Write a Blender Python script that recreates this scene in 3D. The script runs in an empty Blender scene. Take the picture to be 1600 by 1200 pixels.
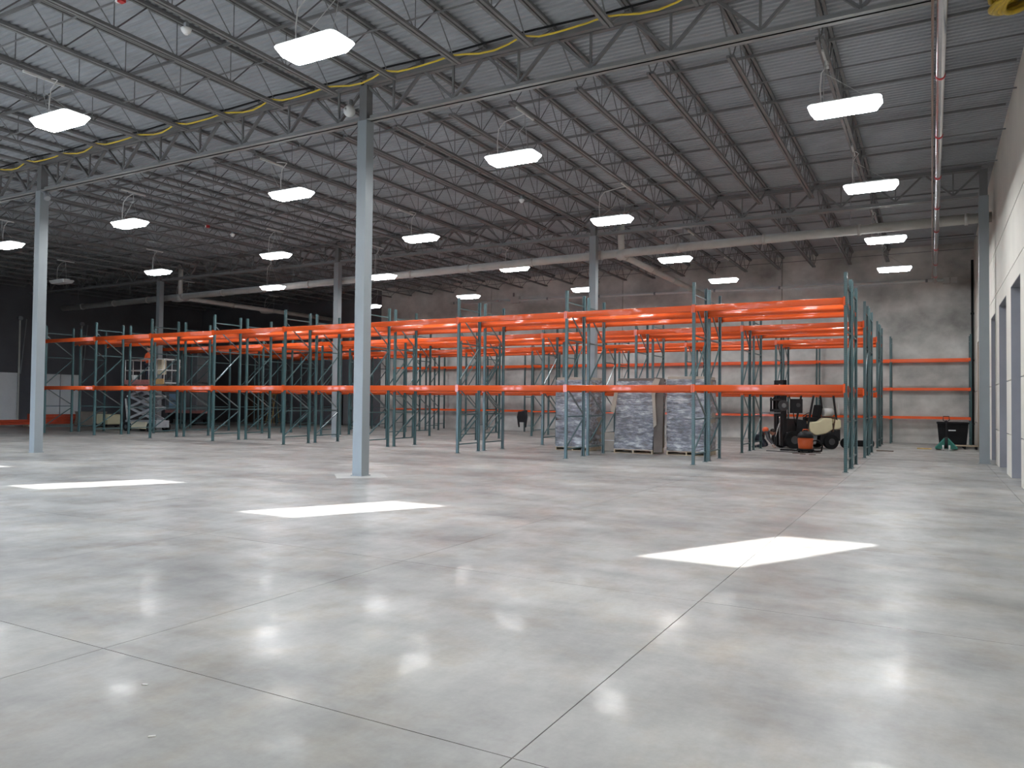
import bpy, bmesh, math, random
from math import sin, cos, pi, radians
from mathutils import Vector, Matrix, noise
random.seed(7)
C = bpy.context.scene.collection
S = bpy.context.scene

# ------------------------------------------------------------------ camera, sky, sun, exposure
def setup_camera():
    f, yaw, pitch, roll, h = 1189.56, 0.50416, 0.02337, 0.0103, 1.634
    fwd = Vector((-sin(yaw)*cos(pitch), cos(yaw)*cos(pitch), sin(pitch)))
    right = Vector((cos(yaw), sin(yaw), 0)); up = right.cross(fwd)
    r2 = right*cos(roll) + up*sin(roll); u2 = up*cos(roll) - right*sin(roll)
    m = Matrix((( r2.x, u2.x, -fwd.x, 0), (r2.y, u2.y, -fwd.y, 0), (r2.z, u2.z, -fwd.z, h), (0, 0, 0, 1)))
    cd = bpy.data.cameras.new('camera'); cd.sensor_width = 36; cd.lens = 36*f/1600; cd.clip_end = 300; cd.clip_start = .05
    co = bpy.data.objects.new('camera', cd); C.objects.link(co); co.matrix_world = m
    S.camera = co
setup_camera()

world = bpy.data.worlds.new('sky'); S.world = world; world.use_nodes = True
wb = world.node_tree.nodes['Background']; wb.inputs[0].default_value = (.58, .75, 1, 1); wb.inputs[1].default_value = 17.0

sun_d = bpy.data.lights.new('sun', 'SUN'); sun_d.energy = 30; sun_d.angle = radians(.55); sun_d.color = (1, .99, .97)
sun_o = bpy.data.objects.new('sun', sun_d); C.objects.link(sun_o)
sun_o.rotation_euler = Vector((-.772, -1.455, 1)).to_track_quat('Z', 'Y').to_euler()
sun_o.location = (-20, -30, 25)

LAMP = 116.0
vs = S.view_settings
vs.view_transform = 'Standard'; vs.look = 'None'; vs.gamma = 1; vs.use_curve_mapping = False; vs.exposure = 0.0
S.cycles.max_bounces = 7; S.cycles.diffuse_bounces = 4; S.cycles.glossy_bounces = 3
S.cycles.transparent_max_bounces = 12; S.cycles.sample_clamp_indirect = 6
S.cycles.caustics_reflective = False; S.cycles.caustics_refractive = False
S.cycles.use_denoising = True

# ------------------------------------------------------------------ materials
def lin(c):
    return tuple(((v/255)/12.92 if v/255 <= .04045 else ((v/255+.055)/1.055)**2.4) for v in c) + (1,)
def mat(name, rgb, rough=.6, metal=0, spec=.5, var=0, scale=4, bump=0, emit=0, alpha=1, bscale=None, stretch=None, rvar=0):
    m = bpy.data.materials.new(name); m.use_nodes = True
    nt = m.node_tree; b = nt.nodes['Principled BSDF']
    col = lin(rgb) if max(rgb) > 1 else tuple(rgb)+(1,)
    b.inputs['Base Color'].default_value = col
    b.inputs['Roughness'].default_value = rough; b.inputs['Metallic'].default_value = metal
    b.inputs['Specular IOR Level'].default_value = spec
    if alpha < 1: b.inputs['Alpha'].default_value = alpha
    if emit:
        b.inputs['Emission Color'].default_value = col; b.inputs['Emission Strength'].default_value = emit
    if var or bump or rvar:
        g = nt.nodes.new('ShaderNodeNewGeometry'); mp = nt.nodes.new('ShaderNodeMapping')
        nt.links.new(g.outputs['Position'], mp.inputs[0])
        if stretch: mp.inputs['Scale'].default_value = stretch
        n = nt.nodes.new('ShaderNodeTexNoise'); n.inputs['Scale'].default_value = scale; n.inputs['Detail'].default_value = 7
        n.inputs['Roughness'].default_value = .6
        nt.links.new(mp.outputs[0], n.inputs['Vector'])
        if var:
            r = nt.nodes.new('ShaderNodeValToRGB'); nt.links.new(n.outputs['Fac'], r.inputs[0])
            r.color_ramp.elements[0].position = .3; r.color_ramp.elements[1].position = .7
            r.color_ramp.elements[0].color = tuple(max(0, c*(1-var)) for c in col[:3])+(1,)
            r.color_ramp.elements[1].color = tuple(min(1, c*(1+var)) for c in col[:3])+(1,)
            nt.links.new(r.outputs[0], b.inputs['Base Color'])
        if rvar:
            mr = nt.nodes.new('ShaderNodeMapRange'); nt.links.new(n.outputs['Fac'], mr.inputs[0])
            mr.inputs[1].default_value = .3; mr.inputs[2].default_value = .7
            mr.inputs[3].default_value = rough-rvar; mr.inputs[4].default_value = rough+rvar
            nt.links.new(mr.outputs[0], b.inputs['Roughness'])
        if bump:
            n2 = nt.nodes.new('ShaderNodeTexNoise'); n2.inputs['Scale'].default_value = bscale or scale*5; n2.inputs['Detail'].default_value = 4
            nt.links.new(mp.outputs[0], n2.inputs['Vector'])
            bp = nt.nodes.new('ShaderNodeBump'); bp.inputs['Strength'].default_value = bump; bp.inputs['Distance'].default_value = .02
            nt.links.new(n2.outputs['Fac'], bp.inputs['Height']); nt.links.new(bp.outputs[0], b.inputs['Normal'])
    return m

def floor_material():
    m = bpy.data.materials.new('polished_concrete'); m.use_nodes = True
    nt = m.node_tree; N = nt.nodes; L = nt.links; b = N['Principled BSDF']
    g = N.new('ShaderNodeNewGeometry')
    def nz(scale, sc, detail=8, rough=.62, dist=0):
        mp = N.new('ShaderNodeMapping'); mp.inputs['Scale'].default_value = sc; mp.inputs['Location'].default_value = (.37, .61, 3.73); L.new(g.outputs['Position'], mp.inputs[0])
        n = N.new('ShaderNodeTexNoise'); n.inputs['Scale'].default_value = scale; n.inputs['Detail'].default_value = detail
        n.inputs['Roughness'].default_value = rough
        L.new(mp.outputs[0], n.inputs['Vector']); return n.outputs['Fac']
    def ramp(src, stops):
        r = N.new('ShaderNodeValToRGB'); L.new(src, r.inputs[0]); e = r.color_ramp.elements
        e[0].position, e[0].color = stops[0][0], stops[0][1]; e[1].position, e[1].color = stops[-1][0], stops[-1][1]
        for p_, c_ in stops[1:-1]:
            k = e.new(p_); k.color = c_
        return r.outputs[0]
    def mix(t, f, a, bb):
        x = N.new('ShaderNodeMix'); x.data_type = 'RGBA'; x.blend_type = t
        if isinstance(f, float): x.inputs[0].default_value = f
        else: L.new(f, x.inputs[0])
        L.new(a, x.inputs[6])
        if isinstance(bb, tuple): x.inputs[7].default_value = bb
        else: L.new(bb, x.inputs[7])
        return x.outputs[2]
    big = nz(.28, (1, 1, 1), 6, .55, .3)
    base = ramp(big, [(.3, (.25, .254, .255, 1)), (.5, (.345, .35, .35, 1)), (.72, (.46, .465, .465, 1))])
    mid = nz(.9, (.7, 1.3, 1), 9, .6, .25)
    base = mix('MULTIPLY', 1.0, base, ramp(mid, [(.3, (.66, .66, .67, 1)), (.5, (.98, .98, .98, 1)), (.7, (1.2, 1.2, 1.2, 1))]))
    wisp = nz(1.6, (1.5, .6, 1), 10, .68, .5)
    base = mix('MULTIPLY', .8, base, ramp(wisp, [(.3, (.76, .76, .77, 1)), (.7, (1.16, 1.16, 1.15, 1))]))
    warm = nz(.55, (1, 1, 1), 5, .6, .4)
    wf = ramp(warm, [(.52, (0, 0, 0, 1)), (.72, (.55, .55, .55, 1))])
    base = mix('MULTIPLY', wf, base, (1.0, .965, .89, 1))
    fine = nz(30, (1, 1, 1), 3)
    base = mix('MULTIPLY', .35, base, ramp(fine, [(.3, (.86, .86, .86, 1)), (.7, (1.1, 1.1, 1.1, 1))]))
    base = mix('MULTIPLY', 1.0, base, (1.0, .978, .94, 1))
    L.new(base, b.inputs['Base Color'])
    cn = nz(2.2, (1, 1, 1), 6, .65)
    cr = N.new('ShaderNodeMapRange'); L.new(cn, cr.inputs[0]); cr.inputs[1].default_value = .48; cr.inputs[2].default_value = .66; cr.inputs[3].default_value = .015; cr.inputs[4].default_value = .22
    L.new(cr.outputs[0], b.inputs['Coat Weight']); b.inputs['Coat Roughness'].default_value = .13; b.inputs['Coat Tint'].default_value = (1, .86, .68, 1)
    rn = nz(1.5, (1, 1, 1), 7, .6, .8)
    mr = N.new('ShaderNodeMapRange'); L.new(rn, mr.inputs[0])
    mr.inputs[1].default_value = .32; mr.inputs[2].default_value = .62; mr.inputs[3].default_value = .295; mr.inputs[4].default_value = .5
    L.new(mr.outputs[0], b.inputs['Roughness']); b.inputs['Specular IOR Level'].default_value = .5
    bp = N.new('ShaderNodeBump'); bp.inputs['Strength'].default_value = .12; bp.inputs['Distance'].default_value = .01
    L.new(nz(3.5, (1, 1, 1), 5), bp.inputs['Height']); L.new(bp.outputs[0], b.inputs['Normal'])
    return m

def slotted_material(name, rgb):
    """painted rack post: two files of dark teardrop slots down its front face (flat holes too small to model)"""
    m = mat(name, rgb, .33, 0, .6, var=.14, scale=3)
    nt = m.node_tree; N = nt.nodes; L = nt.links; b = N['Principled BSDF']
    tc = N.new('ShaderNodeTexCoord'); sp = N.new('ShaderNodeSeparateXYZ'); L.new(tc.outputs['Object'], sp.inputs[0])
    def M(op, a, bv=None, c=None):
        x = N.new('ShaderNodeMath'); x.operation = op
        for i, v in enumerate((a, bv, c)):
            if v is None: continue
            if isinstance(v, (int, float)): x.inputs[i].default_value = v
            else: L.new(v, x.inputs[i])
        return x.outputs[0]
    ax = M('ABSOLUTE', sp.outputs['X']); dx = M('ABSOLUTE', M('SUBTRACT', ax, .018))
    fz = M('FRACT', M('DIVIDE', sp.outputs['Z'], .0508)); dz = M('MULTIPLY', M('ABSOLUTE', M('SUBTRACT', fz, .5)), .0508)
    hole = M('MULTIPLY', M('LESS_THAN', dx, .0065), M('LESS_THAN', dz, .012))
    src = b.inputs['Base Color'].links[0].from_socket
    x = N.new('ShaderNodeMix'); x.data_type = 'RGBA'; L.new(hole, x.inputs[0]); L.new(src, x.inputs[6])
    x.inputs[7].default_value = (.012, .016, .016, 1); L.new(x.outputs[2], b.inputs['Base Color'])
    return m

M = {}
M['floor'] = floor_material()
M['joint'] = mat('joint_filler', (.3, .3, .29), .9)
M['deck'] = mat('deck_paint', (.33, .345, .365), .55, 0, .4, var=.1, scale=1.2)
M['steel'] = mat('joist_primer', (.15, .15, .15), .5, 0, .45, var=.15, scale=2)
M['girder'] = mat('girder_primer', (.24, .24, .235), .5, 0, .45, var=.12, scale=2)
M['column'] = mat('column_paint', (.26, .285, .295), .42, 0, .5, var=.05, scale=1.5)
M['wall_light'] = mat('cream_concrete', (.72, .68, .61), .75, 0, .3, var=.07, scale=.7, bump=.1)
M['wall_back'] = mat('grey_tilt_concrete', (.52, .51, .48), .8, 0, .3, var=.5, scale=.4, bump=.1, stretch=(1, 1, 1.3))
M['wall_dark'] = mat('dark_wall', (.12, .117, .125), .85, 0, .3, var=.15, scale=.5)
M['jamb'] = mat('recess_shade_grey', (.30, .30, .325), .7, 0, .3, var=.08, scale=1)  # grey of doors and backing; on the jambs it carries recess shade
M['tan_door'] = mat('tan_door', (.36, .29, .22), .6)
M['dock'] = mat('white_dock_panel', (.8, .8, .79), .5, var=.04, scale=2)
M['green'] = mat('rack_green', (.05, .10, .105), .3, 0, .55, var=.16, scale=3)
M['post'] = slotted_material('rack_green_slotted', (.055, .115, .12))
M['galv'] = mat('galvanised', (.5, .51, .5), .32, .85, .5, var=.12, scale=6)
M['brace'] = mat('brace_steel', (.16, .20, .20), .28, .6, .6, var=.2, scale=4)
M['orange'] = mat('beam_orange', (.78, .108, .024), .16, 0, .6, var=.05, scale=2)
M['orange_old'] = mat('beam_orange_worn', (.55, .07, .025), .5, var=.2, scale=3)
M['pipe'] = mat('pipe_white', (.52, .50, .46), .5, var=.12, scale=1.5)
M['pipe_ring'] = mat('pipe_coupling', (.2, .19, .18), .5)
M['shiny'] = mat('galvanised_pipe', (.52, .5, .5), .2, .9, .5, var=.1, scale=3)
M['red'] = mat('red_paint', (.5, .03, .03), .4)
M['brown_pipe'] = mat('rusty_pipe', (.2, .13, .1), .5)
M['yellow'] = mat('yellow_cable', (.62, .45, .04), .45)
M['yellow_d'] = mat('yellow_hose', (.50, .34, .03), .4, var=.25, scale=8)
M['white'] = mat('white_paint', (.78, .78, .76), .4)
M['offwhite'] = mat('offwhite_plastic', (.55, .55, .53), .4)
M['lens'] = mat('lit_lens', (.93, .965, 1), .5, emit=LAMP)
M['lens_side'] = mat('lit_lens_side', (.93, .965, 1), .5, emit=7)
M['lens_off'] = mat('unlit_lens', (.62, .62, .6), .35)
M['black'] = mat('black_rubber', (.012, .012, .013), .8, 0, .2, var=.2, scale=5)
M['mast'] = mat('mast_black', (.014, .014, .016), .5, 0, .3)
M['cream'] = mat('forklift_cream', (.68, .62, .40), .35, var=.05, scale=3)
M['rim'] = mat('dark_rim', (.05, .05, .052), .6)
M['grey'] = mat('machine_grey', (.25, .26, .27), .5, var=.15, scale=3)
M['midgrey'] = mat('cabinet_grey', (.20, .20, .205), .6, var=.12, scale=1.5)
M['chrome'] = mat('bright_steel', (.6, .6, .6), .2, 1)
M['vac_orange'] = mat('vacuum_orange', (.62, .11, .025), .35)
M['jackgreen'] = mat('jack_green', (.02, .16, .12), .4)
M['wood'] = mat('pallet_wood', (.42, .34, .24), .8, var=.2, scale=6)
M['wood_y'] = mat('yellow_board', (.6, .42, .16), .7, var=.15, scale=5)
M['card'] = mat('cardboard', (.25, .205, .165), .85, var=.12, scale=3)
M['card_l'] = mat('cardboard_pale', (.40, .35, .29), .8, var=.12, scale=3)
M['card_d'] = mat('cardboard_dark', (.15, .13, .115), .85, var=.15, scale=3)
M['bundle'] = mat('bundled_goods', (.29, .29, .30), .6, var=.35, scale=5, stretch=(1, 1, 3))
M['skin'] = mat('skin', (.42, .24, .17), .6)
M['hivis'] = mat('hivis_orange', (.86, .15, .05), .7, var=.08, scale=6)
M['cloth'] = mat('grey_cloth', (.13, .125, .14), .9, var=.2, scale=8)
M['cloth_d'] = mat('dark_trousers', (.03, .035, .05), .9, var=.2, scale=8)
M['hair'] = mat('dark_hair', (.02, .015, .012), .7)
M['hat'] = mat('hard_hat', (.5, .05, .03), .35)
M['jacket'] = mat('black_jacket', (.015, .014, .016), .85, var=.3, scale=9)
M['blue'] = mat('pale_blue_board', (.3, .45, .6), .5)
M['beige'] = mat('beige_plastic', (.55, .50, .36), .5)
M['platyellow'] = mat('worn_yellow_toeboard', (.50, .33, .14), .5, var=.2, scale=4)
M['platred'] = mat('worn_red_toeboard', (.42, .17, .15), .55, var=.2, scale=4)
M['brown'] = mat('brown_door', (.09, .05, .03), .6, var=.15, scale=2)
M['cable'] = mat('white_cord', (.6, .6, .58), .5)
def film_material():
    m = mat('stretch_film', (.46, .52, .64), .2, 0, 1.0, bump=1.0, bscale=5, scale=3, stretch=(1, 1, 3.4))
    nt = m.node_tree; b = nt.nodes['Principled BSDF']
    b.inputs['Alpha'].default_value = .62; N = nt.nodes; L = nt.links
    g = N.new('ShaderNodeNewGeometry'); mp = N.new('ShaderNodeMapping'); mp.inputs['Scale'].default_value = (1.0, 1.0, 2.6); L.new(g.outputs['Position'], mp.inputs[0])
    n1 = N.new('ShaderNodeTexNoise'); n1.inputs['Scale'].default_value = 2.8; n1.inputs['Detail'].default_value = 8; n1.inputs['Roughness'].default_value = .65; L.new(mp.outputs[0], n1.inputs['Vector'])
    r = N.new('ShaderNodeValToRGB'); L.new(n1.outputs['Fac'], r.inputs[0]); e = r.color_ramp.elements
    e[0].position, e[0].color = .34, (.20, .20, .21, 1); e[1].position, e[1].color = .64, (.92, .97, 1, 1); k = e.new(.5); k.color = (.42, .45, .52, 1)
    L.new(r.outputs[0], b.inputs['Base Color'])
    for n in nt.nodes:
        if n.type == 'BUMP': n.inputs['Distance'].default_value = .12
    return m
M['film'] = film_material()
def glass_pane():
    m = bpy.data.materials.new('clear_glass'); m.use_nodes = True; nt = m.node_tree; N = nt.nodes
    N.remove(N['Principled BSDF']); t = N.new('ShaderNodeBsdfTransparent'); g = N.new('ShaderNodeBsdfGlossy'); g.inputs['Roughness'].default_value = .02
    x = N.new('ShaderNodeMixShader'); x.inputs[0].default_value = .06; nt.links.new(t.outputs[0], x.inputs[1]); nt.links.new(g.outputs[0], x.inputs[2])
    nt.links.new(x.outputs[0], N['Material Output'].inputs[0]); return m
M['glass'] = glass_pane()

# ------------------------------------------------------------------ mesh helpers
class MB:
    def __init__(s): s.v = []; s.f = []; s.sm = []
    def box(s, x0, x1, y0, y1, z0, z1):
        n = len(s.v)
        s.v += [(x0,y0,z0),(x1,y0,z0),(x1,y1,z0),(x0,y1,z0),(x0,y0,z1),(x1,y0,z1),(x1,y1,z1),(x0,y1,z1)]
        for q in ((0,3,2,1),(4,5,6,7),(0,1,5,4),(1,2,6,5),(2,3,7,6),(3,0,4,7)): s.f.append(tuple(n+i for i in q)); s.sm.append(False)
        return s
    def cbox(s, cx, cy, cz, sx, sy, sz): return s.box(cx-sx/2, cx+sx/2, cy-sy/2, cy+sy/2, cz-sz/2, cz+sz/2)
    def bar(s, a, b, w, h, up=(0,0,1)):
        a = Vector(a); b = Vector(b); d = (b-a).normalized(); u = Vector(up)
        if abs(d.dot(u)) > .98: u = Vector((0,1,0))
        x = d.cross(u).normalized(); z = x.cross(d).normalized(); n = len(s.v)
        for p in (a, b):
            for i, j in ((-1,-1),(1,-1),(1,1),(-1,1)): s.v.append(tuple(p + x*(i*w/2) + z*(j*h/2)))
        for q in ((0,3,2,1),(4,5,6,7),(0,1,5,4),(1,2,6,5),(2,3,7,6),(3,0,4,7)): s.f.append(tuple(n+i for i in q)); s.sm.append(False)
        return s
    def tube(s, pts, r, n=8, cap=True):
        pts = [Vector(p) for p in pts]; base = len(s.v); rs = r if isinstance(r, (list, tuple)) else [r]*len(pts); prev = None
        for i, p in enumerate(pts):
            d = (pts[min(i+1, len(pts)-1)] - pts[max(i-1, 0)]).normalized()
            u = prev if prev is not None else (Vector((0,0,1)) if abs(d.z) < .9 else Vector((1,0,0)))
            x = d.cross(u).normalized(); y = x.cross(d).normalized(); prev = y
            for k in range(n):
                a = 2*pi*k/n; s.v.append(tuple(p + (x*cos(a) + y*sin(a))*rs[i]))
        for i in range(len(pts)-1):
            for k in range(n):
                a = base+i*n+k; b_ = base+i*n+(k+1) % n; s.f.append((a, b_, b_+n, a+n)); s.sm.append(n > 5)
        if cap:
            s.f.append(tuple(base+k for k in range(n))[::-1]); s.sm.append(False)
            s.f.append(tuple(base+(len(pts)-1)*n+k for k in range(n))); s.sm.append(False)
        return s
    def cyl(s, a, b, r, n=16, r2=None): return s.tube([a, b], [r, r if r2 is None else r2], n)
    def prism(s, poly, axis, a, b):
        n = len(s.v); k = len(poly)
        for t in (a, b):
            for u, v in poly: s.v.append({'x': (t,u,v), 'y': (u,t,v), 'z': (u,v,t)}[axis])
        s.f.append(tuple(n+i for i in range(k))[::-1]); s.f.append(tuple(n+k+i for i in range(k))); s.sm += [False, False]
        for i in range(k):
            j = (i+1) % k; s.f.append((n+i, n+j, n+k+j, n+k+i)); s.sm.append(False)
        return s
    def lathe(s, c, prof, n=20):
        base = len(s.v)
        for r, z in prof:
            for k in range(n): s.v.append((c[0]+r*cos(2*pi*k/n), c[1]+r*sin(2*pi*k/n), c[2]+z))
        for i in range(len(prof)-1):
            for k in range(n):
                a = base+i*n+k; b_ = base+i*n+(k+1) % n; s.f.append((a, b_, b_+n, a+n)); s.sm.append(True)
        s.f.append(tuple(base+k for k in range(n))[::-1]); s.f.append(tuple(base+(len(prof)-1)*n+k for k in range(n))); s.sm += [False, False]
        return s
    def ball(s, c, r, n=12, sc=(1,1,1)):
        m = n//2; prof = []; base = len(s.v)
        for i in range(m+1):
            t = -pi/2 + pi*i/m; rr = max(cos(t), .02)
            for k in range(n): s.v.append((c[0]+r*sc[0]*rr*cos(2*pi*k/n), c[1]+r*sc[1]*rr*sin(2*pi*k/n), c[2]+r*sc[2]*sin(t)))
        for i in range(m):
            for k in range(n):
                a = base+i*n+k; b_ = base+i*n+(k+1) % n; s.f.append((a, b_, b_+n, a+n)); s.sm.append(True)
        return s
    def mesh(s, name, m):
        me = bpy.data.meshes.new(name); me.from_pydata(s.v, [], s.f); me.polygons.foreach_set('use_smooth', s.sm)
        bm = bmesh.new(); bm.from_mesh(me); bmesh.ops.recalc_face_normals(bm, faces=bm.faces); bm.to_mesh(me); bm.free()
        me.materials.append(m); return me
    def build(s, name, m, parent=None, loc=(0,0,0), bevel=0):
        o = bpy.data.objects.new(name, s.mesh(name, m)); C.objects.link(o); o.location = loc
        if parent: o.parent = parent
        if bevel:
            md = o.modifiers.new('edge', 'BEVEL'); md.width = bevel; md.segments = 2; md.limit_method = 'ANGLE'
        return o
def inst(name, me, parent=None, loc=(0,0,0), rz=0):
    o = bpy.data.objects.new(name, me); C.objects.link(o); o.location = loc; o.rotation_euler = (0,0,rz)
    if parent: o.parent = parent
    return o
def tag(o, label=None, cat=None, group=None, kind=None):
    if label: o['label'] = label
    if cat: o['category'] = cat
    if group: o['group'] = group
    if kind: o['kind'] = kind
    return o
def empty(name, loc=(0,0,0), rz=0, parent=None):
    o = bpy.data.objects.new(name, None); C.objects.link(o); o.location = loc; o.rotation_euler = (0,0,rz); o.empty_display_size = .2
    if parent: o.parent = parent
    return o
def copy_tree(o, parent=None, loc=None):
    c = o.copy(); C.objects.link(c)
    if parent: c.parent = parent
    if loc is not None: c.location = loc
    for ch in o.children: copy_tree(ch, c)
    return c

# ------------------------------------------------------------------ the building
XR, XL, YB, YF = 1.6, -47.3, 38.2, -.6
COLX = (1.32, -10.84, -23.1, -35.2); COLY = (12.9, 25.75)
ZDECK = 8.72

floor = tag(empty('floor'), 'grey polished concrete floor of sawn slabs, mottled and glossy', None, None, 'structure')
MB().box(XL-.3, XR+.6, YF-.3, YB+.3, -.2, -.02).build('floor_base', M['joint'], floor)
SX, SY = 3.04, 3.2
slab = MB().box(.003, SX-.003, .003, SY-.003, -.02, 0).mesh('floor_slab', M['floor'])
x = -1.69 + SX
xs = [XR - (XR - (x))]
k = 0
for i in range(-1, 16):
    for j in range(-1, 12):
        x0 = -1.69 - SX*(i+1); y0 = 3.1 + SY*(j-1) if j > 0 else 3.1 - SY*(1-j)
        y0 = 3.1 + SY*(j-1)
        inst('floor_slab', slab, floor, (x0 + (0 if i >= 0 else SX*0), y0, 0))
for j in range(-1, 12): inst('floor_slab', slab, floor, (1.35, 3.1+SY*(j-1), 0))

# roof deck: corrugated panels, joists, girders, bridging
ceiling = tag(empty('ceiling'), 'dark grey corrugated roof deck carried on open web steel joists', None, None, 'structure')
PW = .9144
def deck_mesh(L):
    prof = []; n = 6; p = PW/n
    for i in range(n):
        y = i*p; prof += [(y, ZDECK), (y+p*.42, ZDECK), (y+p*.58, ZDECK+.038), (y+p*.9, ZDECK+.038)]
    prof.append((PW, ZDECK)); b = MB()
    for X_ in (0, L):
        for y, z in prof: b.v.append((X_, y, z))
    m = len(prof)
    for i in range(m-1): b.f.append((i, i+1, m+i+1, m+i)); b.sm.append(False)
    return b.mesh('deck_panel', M['deck'])
DL = 12.3; dm = deck_mesh(DL)
for c_ in range(4):
    y = YF-.2
    while y < YB+.1:
        inst('deck_panel', dm, ceiling, (XR+.3-DL*(c_+1), y, .0)); y += PW
MB().box(XL-.4, XR+.9, YF-.5, YB+.5, ZDECK+.06, ZDECK+.16).build('roof_board', M['deck'], ceiling)

def joist_meshes(L):
    zb, zt = 7.97, 8.62; e = 1.15
    top = MB(); bot = MB(); web = MB()
    for s_ in (-.042, .042):
        top.box(s_-.028, s_+.028, .1, L-.1, zt+.03, zt+.09); bot.box(s_-.028, s_+.028, e-.12, L-e+.12, zb-.02, zb+.035)
    for a in (0.1, L-.24): top.box(-.06, .06, a, a+.14, zt-.0, zt+.035)
    n = 9; st = (L-2*e)/n; R = .013
    web.tube([(0,.14,zt+.03), (0,e,zb)], R*1.2, 4); web.tube([(0,L-.14,zt+.03), (0,L-e,zb)], R*1.2, 4)
    for i in range(n):
        a = e+i*st; m_ = a+st/2
        web.tube([(0,a,zb), (0,m_,zt+.03)], R, 4); web.tube([(0,m_,zt+.03), (0,a+st,zb)], R, 4)
        if i: web.tube([(0,a,zb), (0,a,zt+.03)], R*.8, 4)
    return top.mesh('top_chord', M['steel']), bot.mesh('bottom_chord', M['steel']), web.mesh('web', M['steel'])
BAYS = ((YF, COLY[0]), (COLY[0], COLY[1]), (COLY[1], YB))
for (a, b_) in BAYS:
    tm, bmh, wm = joist_meshes(b_-a)
    for k in range(31):
        X_ = -.17 - 1.52*k if k else .15
        j = empty('roof_joist', (X_, a, 0), 0, ceiling)
        inst('top_chord', tm, j); inst('bottom_chord', bmh, j); inst('web', wm, j)
    for t in (1, 2, 3, 4):
        y = a + (b_-a)*t/5
        MB().box(XL+.1, XR-.1, y-.022, y+.022, 8.56, 8.61).build('joist_bridging', M['steel'], ceiling)
        MB().box(XL+.1, XR-.1, y-.010, y+.010, 8.005, 8.03).build('joist_bridging', M['steel'], ceiling)
for gy in COLY:
    for gi in range(4):
        x1 = COLX[gi]; x0 = COLX[gi+1] if gi < 3 else XL
        g = empty('joist_girder', (0, gy, 0), 0, ceiling)
        t_ = MB(); b2 = MB()
        for s_ in (-.07, .07):
            t_.box(x0+.05, x1-.05, s_-.05, s_+.05, 8.5, 8.6)
            b2.box(x0+.13, x1-.13, s_-.055, s_+.055, 7.72, 7.735); b2.box(x0+.13, x1-.13, s_*.3-.006, s_*.3+.006, 7.72, 7.84)
        t_.build('top_chord', M['steel'], g); b2.build('bottom_chord', M['girder'], g)
        nn = 8; st = (x1-x0)/nn
        for i in range(nn):
            m_ = x0+(i+.5)*st
            MB().bar((x0+i*st+.06, 0, 8.5), (m_, 0, 7.83), .07, .05).build('diagonal', M['steel'], g)
            MB().bar((m_, 0, 7.83), (x0+(i+1)*st-.06, 0, 8.5), .07, .05).build('diagonal', M['steel'], g)
            MB().bar((m_, 0, 7.83), (m_, 0, 8.5), .04, .04).build('vertical', M['steel'], g)

# walls
wr = tag(empty('wall_right'), 'cream tilt-up concrete wall with recessed dock openings and horizontal joints', None, None, 'structure')
OPEN = ((18.74, 20.92, 4.4), (22.14, 24.45, 4.38), (25.85, 27.6, 4.34), (33.3, 35.7, 4.2))
zj = [0, 1.0, 2.27, 4.82, 6.1, 8.75]
for a, b_ in zip(zj[:-1], zj[1:]):
    top = b_-.025 if b_ < 8 else b_; bot = a+.0
    cur = YF-.3
    if a < 4:
        for (o0, o1, oz) in OPEN:
            MB().box(XR, XR+.32, cur, o0, bot, top).build('wall_panel', M['wall_light'], wr)
            if top > oz: MB().box(XR, XR+.32, o0, o1, oz, top).build('lintel_panel', M['wall_light'], wr)
            cur = o1
    MB().box(XR, XR+.32, cur, YB+.3, bot, top).build('wall_panel', M['wall_light'], wr)
MB().box(XR+.33, XR+.45, YF-.3, YB+.3, 0, 8.9).build('wall_backing', M['jamb'], wr)
for i, (o0, o1, oz) in enumerate(OPEN):
    d = tag(empty('door_%d' % (i+3), (0,0,0)), None, None, None, 'structure')
    d['label'] = ['grey door set deep in the nearest recess of the cream wall', 'grey door in the second recess of the cream wall',
                  'grey door in the recess just behind the corner-side column', 'tan door in the farthest recess of the cream wall'][i]
    mm = M['tan_door'] if i == 3 else M['jamb']
    for (y0, y1) in ((o1-.012, o1), (o0, o0+.012)): MB().box(XR+.004, XR+.3, y0, y1, 0, oz).build('added_jamb_liner', mm, d)  # liners added to darken the openings, recess shade put into their grey
    MB().box(XR+.004, XR+.3, o0, o1, oz-.012, oz).build('added_head_liner', mm, d)
    for q in range(5):
        z0 = q*oz/5
        MB().box(XR+.27, XR+.33, o0+.02, o1-.02, z0+.008, z0+oz/5-.008).build('door_section', mm, d)

wb_ = tag(empty('wall_back'), 'mottled grey tilt-up concrete back wall, charcoal towards its left end', None, None, 'structure')
edges = [XR+.5, -6.3, -14.4, -22.5, -30.6, -38.7, XL-.3]
for i in range(6):
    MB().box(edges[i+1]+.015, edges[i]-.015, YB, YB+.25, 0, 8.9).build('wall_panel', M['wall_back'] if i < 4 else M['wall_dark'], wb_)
MB().box(XL-.3, XR+.5, YB+.2, YB+.35, 0, 8.9).build('wall_backing', M['wall_dark'], wb_)

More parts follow.
